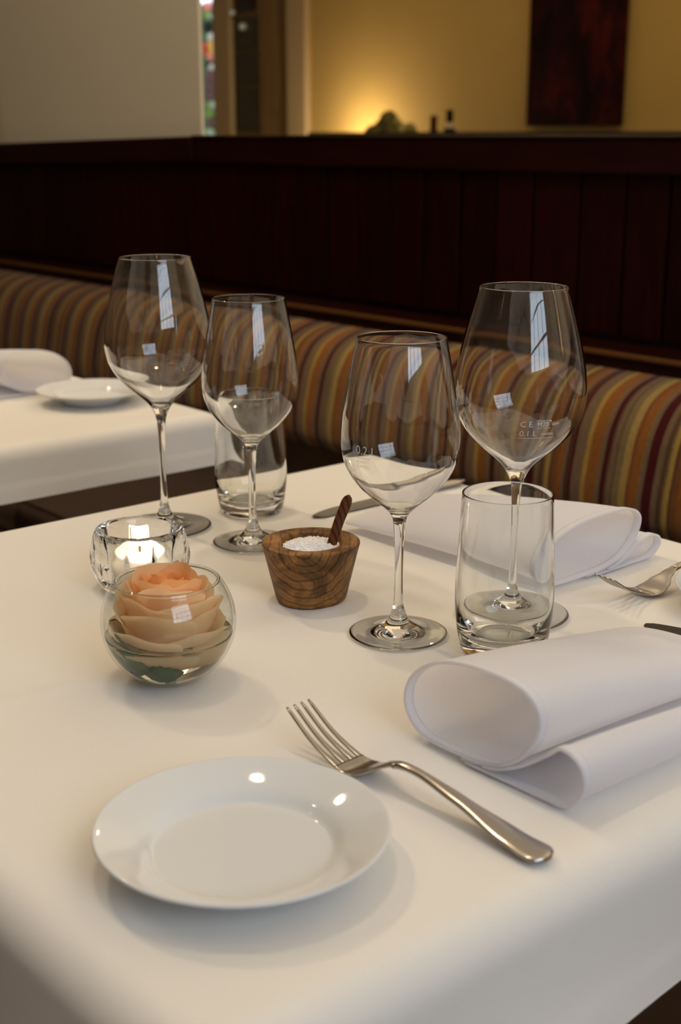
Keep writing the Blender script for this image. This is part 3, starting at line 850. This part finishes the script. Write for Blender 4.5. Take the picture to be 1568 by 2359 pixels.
# ------------------------------------------------------------------ napkins
def make_napkin(loc, rz, big, small, length, hs_end, label, mirror=False, flare=1.0):
    """local x = across (big loop at low x), local y = axis away from the opening"""
    nap = empty('rolled_napkin', loc, rz, label, 'napkin', 'rolled white napkins')
    def ribbon(name, pts, th, y0=0.0, sub=7, wob=0.0, y1=None, par=None):
        P = crom([(a, b, 0) for a, b in pts], sub)
        nP = len(P); nrm = []
        for i in range(nP):
            t = (P[min(nP-1, i+1)]-P[max(0, i-1)]).normalized(); nrm.append(Vector((-t.y, t.x, 0)))
        NS = 26 if y1 is None else 4; rings = []
        for k in range(NS+1):
            y = y0+((y1 or length)-y0)*k/NS; s = max(0, y/length)
            hz = 1-(1-hs_end)*(s**1.3)
            ws = 1+(flare-1)*s
            cxx = .085
            ring = []
            hem = 0
            def tr(q):
                x = cxx+(q.x-cxx)*ws; z = .0012+max(0, q.y)*hz
                yy = y + wob*math.sin(q.x*60)*(1-s)
                x = -x if mirror else x
                return (x, yy, z)
            if not th:
                rings.append([tr(P[i]) for i in range(nP)]); continue
            for i in range(nP): ring.append(tr(P[i]+nrm[i]*(th/2+hem)))
            for i in range(nP-1, -1, -1): ring.append(tr(P[i]-nrm[i]*(th/2+hem)))
            rings.append(ring)
        if not th:
            V = [p for r in rings for p in r]
            F = [(k*nP+i, k*nP+i+1, (k+1)*nP+i+1, (k+1)*nP+i) for k in range(NS) for i in range(nP-1)]
            return mesh_obj(name, V, F, M['napkin'], par or nap, bevel=-1)
        V, F = loft_vf(rings, False)
        n = 2*nP
        # end caps as strips
        for base in (0, NS*n):
            for i in range(nP-1): F.append((base+i, base+i+1, base+n-2-i, base+n-1-i))
        return mesh_obj(name, V, F, M['napkin'], par or nap)
    up = ribbon('upper_roll', big, 0, .003, 7, .0006)
    ribbon('hem', big, .0019, 0, 7, .0006, .0065, up)
    lo = ribbon('lower_roll', small, 0, .0025, 7, .0006)
    ribbon('hem', small, .0019, -.0005, 7, .0006, .006, lo)
    return nap
BIGN = [(.104, .0085), (.088, .0052), (.072, .0040), (.055, .0032), (.040, .0040), (.0285, .0105), (.0235, .022), (.0275, .036), (.0405, .0485), (.0585, .0567), (.078, .0605), (.0965, .0612), (.1105, .0600), (.1215, .0560), (.1278, .0495), (.1292, .0420), (.1268, .0325), (.1215, .0240), (.1125, .0140), (.0990, .0072), (.0830, .0032), (.0730, .0018)]
SMALLN = [(.076, .0004), (.1046, .0006), (.132, .0010), (.149, .0022), (.1576, .0085), (.1622, .0172), (.1612, .0262), (.1566, .0316), (.1495, .0342), (.1425, .0332), (.1345, .0262), (.1235, .0175), (.1125, .0108), (.100, .0052), (.090, .0034)]
# near: across axis runs from w=.56 downward, axis along +n
a = wn(.56, .505)
nap1 = make_napkin(Vector((a.x, a.y, TZ)), 0, BIGN, SMALLN, .190, .55, 'rolled white cloth napkin in the right foreground, open end to the left')
# local x -> -w, local y -> +n
def axes_rz(o, ux, uy):
    o.matrix_world = Matrix(((ux.x, uy.x, 0, o.location.x), (ux.y, uy.y, 0, o.location.y), (0, 0, 1, o.location.z), (0, 0, 0, 1)))
axes_rz(nap1, -wn(1, 0), wn(0, 1))
BIGF = [(x*1.20-.030+.0, z*.84) for x, z in BIGN]
SMALLF = [(x*.97-.004, z*.60) for x, z in SMALLN]
a = wn(.653, .761)
nap2 = make_napkin(Vector((a.x, a.y, TZ)), 0, BIGF, SMALLF, .236, .28, 'rolled white cloth napkin behind the right tumbler, open end to the right')
axes_rz(nap2, wn(0, 1), wn(1, 0))
a = wn(1.675, .941)
nap3 = make_napkin(Vector((a.x, a.y, TZ)), 0, BIGN, SMALLN, .22, .5, 'rolled white cloth napkin on the neighbouring table at the left edge', mirror=True)
axes_rz(nap3, wn(0, 1), wn(1, 0))

# ------------------------------------------------------------------ things in the room beyond
sb = empty('sideboard', (0, 0, 0), TH, 'dark wooden sideboard along the ochre far wall, carrying flowers and bottles', 'sideboard')
room_box('top', (4.88, 5.38, 4.2, 6.66, .90, .93), M['black'], sb, .004)
room_box('body', (4.92, 5.36, 4.24, 6.62, .08, .90), M['black'], sb, .004)
for k in range(4):
    a = 4.26+k*.59; room_box('cupboard_door', (4.90, 4.92, a+.01, a+.58, .12, .88), M['rail'], sb, .003)
for (w0, w1, lb) in ((4.413, 5.717, 'dark back rail of a bench below the lamp glow, left of a gap'), (2.6, 4.348, 'dark back rail of a bench below the painting, right of a gap')):
    b = empty('bench_back', (0, 0, 0), TH, lb, 'bench', 'dark bench backs in the room beyond')
    room_box('cap_rail', (4.62, 4.70, w0, w1, 1.080, 1.1165), M['black'], b, .004)
    room_box('back_panel', (4.64, 4.68, w0+.01, w1-.01, 0.0, 1.080), M['black'], b, .004)
pt = empty('painting', (0, 0, 0), TH, 'tall dark red abstract canvas on the ochre far wall', 'painting')
room_box('canvas', (5.345, 5.38, 4.225, 4.822, 1.147, 2.5), M['painting'], pt, .003)
room_box('stretcher', (5.38, 5.399, 4.26, 4.79, 1.19, 2.46), M['black'], pt)
# hidden uplight behind the flowers
ul = empty('uplight', wn(6.12, 5.12, .931), 0, 'small uplight glowing against the ochre wall behind the flowers', 'lamp')
lathe('housing', [(a/1000, b/1000) for a, b in [(0, 0), (50, 0), (50, 8), (34, 10), (38, 48), (34, 48), (30, 20), (0, 20)]], M['lamp_white'], ul, 24)
lathe('bulb', [(a/1000, b/1000) for a, b in smooth_prof([(0, 20), (14, 24), (17, 32), (10, 42), (0, 46)], 4)], M['bulb'], ul, 20)
light('POINT', 'uplight_light', wn(6.10, 5.14, 1.03), 12.5, (1.0, 0.82, 0.58), .05)
# flowers
fa = empty('flower_arrangement', wn(5.563, 5.06, .934), TH, 'rounded flower arrangement silhouetted before the glowing far wall', 'flowers')
lathe('vase', [(a/1000, b/1000) for a, b in smooth_prof([(0, 0), (50, 0), (75, 50), (80, 90), (55, 120), (50, 125), (0, 120)], 4)], M['vase'], fa, 28)
def blossom(name, c, R, m, parent, seed):
    V, F = [], []
    for k in range(90):
        z = 1-2*(k+.5)/90; a = k*2.39996; rr = math.sqrt(1-z*z)
        d = Vector((rr*math.cos(a), rr*math.sin(a), z)); cc = Vector(c)+d*R*(.86+.14*noise.noise(d*2+Vector((seed, 0, 0))))
        s1 = d.cross(Vector((.3, .2, 1))).normalized(); s2 = d.cross(s1); q = len(V); s = R*.26
        V += [cc-s1*s, cc-s2*s+d*s*.3, cc+s1*s, cc+s2*s+d*s*.3]; F.append((q, q+1, q+2, q+3))
    return mesh_obj(name, V, F, m, parent, False, bevel=-1)
bls = [((0, 0, .245), .055, 'hydrangea'), ((.0, .04, .20), .06, 'hydrangea'), ((0, -.03, .19), .055, 'hydrangea'), ((.0, .13, .175), .05, 'hydrangea'), ((.02, -.10, .185), .045, 'hydrangea_pale'), ((.03, -.14, .20), .035, 'hydrangea_pale'), ((0, -.18, .165), .045, 'hydrangea'), ((0, .17, .14), .05, 'hydrangea'), ((.0, -.07, .235), .026, 'hydrangea_pale'), ((0, -.21, .14), .05, 'hydrangea'), ((-.04, .05, .15), .06, 'hydrangea'), ((-.03, -.08, .14), .06, 'hydrangea')]
for i, (c, R, mm) in enumerate(bls): blossom('blossom', c, R, M[mm], fa, i)
for k in range(7):
    a = k*.9
    leaf('leaf', (.02*math.cos(a), .03*math.sin(a), .11), (.08*math.cos(a), .17*math.sin(a), .15+.03*math.sin(k*2.1)), .028, .02, M['hydrangea'], fa)
for (w, n, h, m, lb) in ((5.272, 5.12, .270, 'bottle_red', 'red-topped bottle standing between the flowers and the taller bottle'), (5.152, 5.12, .298, 'bottle_black', 'taller black-topped bottle with a pale band, left of the painting')):
    b = empty('wine_bottle', wn(w, n, .93), 0, lb, 'bottle', 'wine bottles on the far sideboard')
    k = h/.30
    lathe('body', [(a*1.0/1000, z*k/1000) for a, z in smooth_prof([(0, 2), (34, 0), (37, 6), (37, 150), (36, 185), (22, 215), (15, 235), (14, 255), (0, 255)], 4)], M['bottle_dark'], b, 24)
    lathe('capsule', [(a/1000, z*k/1000) for a, z in [(18, 238 if 'red' not in m else 205), (18, 292), (19, 293), (19, 299), (17, 301), (0, 301)]], M[m], b, 20)
    lathe('label_band', [(a/1000, z*k/1000) for a, z in ([(25, 211), (18, 227), (16.2, 236), (0, 236)] if 'black' in m else [(37.4, 60), (37.4, 140), (37.1, 140)])], M['label'], b, 24)

# flowers outside the slit window
gp = [  # w, z, radius, colour
    (8.593, 2.017, .034, 'pink'), (8.596, 1.956, .030, 'green'), (8.570, 1.945, .018, 'mint'), (8.600, 1.875, .036, 'blackish'), (8.560, 1.800, .026, 'white'), (8.553, 1.742, .030, 'yellow'), (8.553, 1.700, .026, 'yellow'), (8.625, 1.732, .032, 'red'), (8.612, 1.69, .026, 'red'),
    (8.564, 1.668, .030, 'pink'), (8.612, 1.616, .022, 'darkgreen'), (8.557, 1.589, .022, 'white'), (8.59, 1.52, .040, 'mauve'), (8.585, 1.45, .042, 'mauve'), (8.59, 1.385, .040, 'mauve'), (8.605, 1.325, .034, 'green'), (8.60, 1.262, .034, 'green'), (8.59, 1.19, .032, 'mauve'), (8.605, 1.115, .036, 'mint'), (8.56, 1.32, .03, 'mint')]
og = empty('planter', wn(8.59, 6.0, 0), TH, 'tall planter of pink, red and yellow flowers seen through the narrow far window', 'planter')
v, f = box_vf(-.15, .15, -.25, .25, 0, .9); mesh_obj('box', v, f, M['f_mauve'], og, False, bevel=.01)
for i, (w, z, R, c) in enumerate(gp):
    blossom('flower_head', (0, w-8.59, z), R*1.15, M['f_'+c], og, i)
v, f = boxes_vf([(.06, .075, -.22, .24, .9, 2.05)]); mesh_obj('trellis', v, f, M['f_darkgreen'], og, False)

# ------------------------------------------------------------------ refracted light through the glassware
for o in bpy.data.objects:
    if o.type != 'MESH' or not o.data.materials: continue
    m = o.data.materials[0]
    if m in (M['glass'], M['thick_glass'], M['water']): o.cycles.is_caustics_caster = True
    elif m in (M['salt'], M['spoon'], M['porcelain'], M['steel'], M['cloth'], M['petal'], M['leaf'], M['sepal'], M['napkin'], M['olive_wood'], M['wax']): o.cycles.is_caustics_receiver = True
# ------------------------------------------------------------------ ceiling downlights
def downlight(w, n, energy, label, target=None, size=.07, spot=100):
    d = empty('ceiling_downlight', wn(w, n, 2.85), TH, label, 'lamp', 'recessed ceiling downlights')
    lathe('trim_ring', [(a/1000, b/1000) for a, b in [(38, 0), (62, 0), (60, -10), (44, -14), (38, -10)]], M['lamp_white'], d, 24)
    lathe('lens', [(a/1000, b/1000) for a, b in [(0, -6), (38, -6)]], M['bulb'], d, 24)
    light('SPOT', 'downlight_beam', wn(w, n, 2.83), energy, WARM, size, None, target if target is not None else wn(w, n, 0), math.radians(spot), .6)
downlight(1.13, .617, 10, 'ceiling downlight above the near table', wn(1.05, .50, .75), spot=84)
downlight(2.60, .617, 66, 'ceiling downlight above the neighbouring table', wn(1.75, .42, .75), spot=74)
downlight(2.2, -.6, 8, 'ceiling downlight over the aisle left of the tables', wn(1.8, .3, .75), spot=90)
downlight(3.4, 3.6, 12, 'ceiling downlight in the room beyond, nearer the painting')
downlight(6.0, 3.6, 12, 'ceiling downlight in the room beyond, nearer the door')
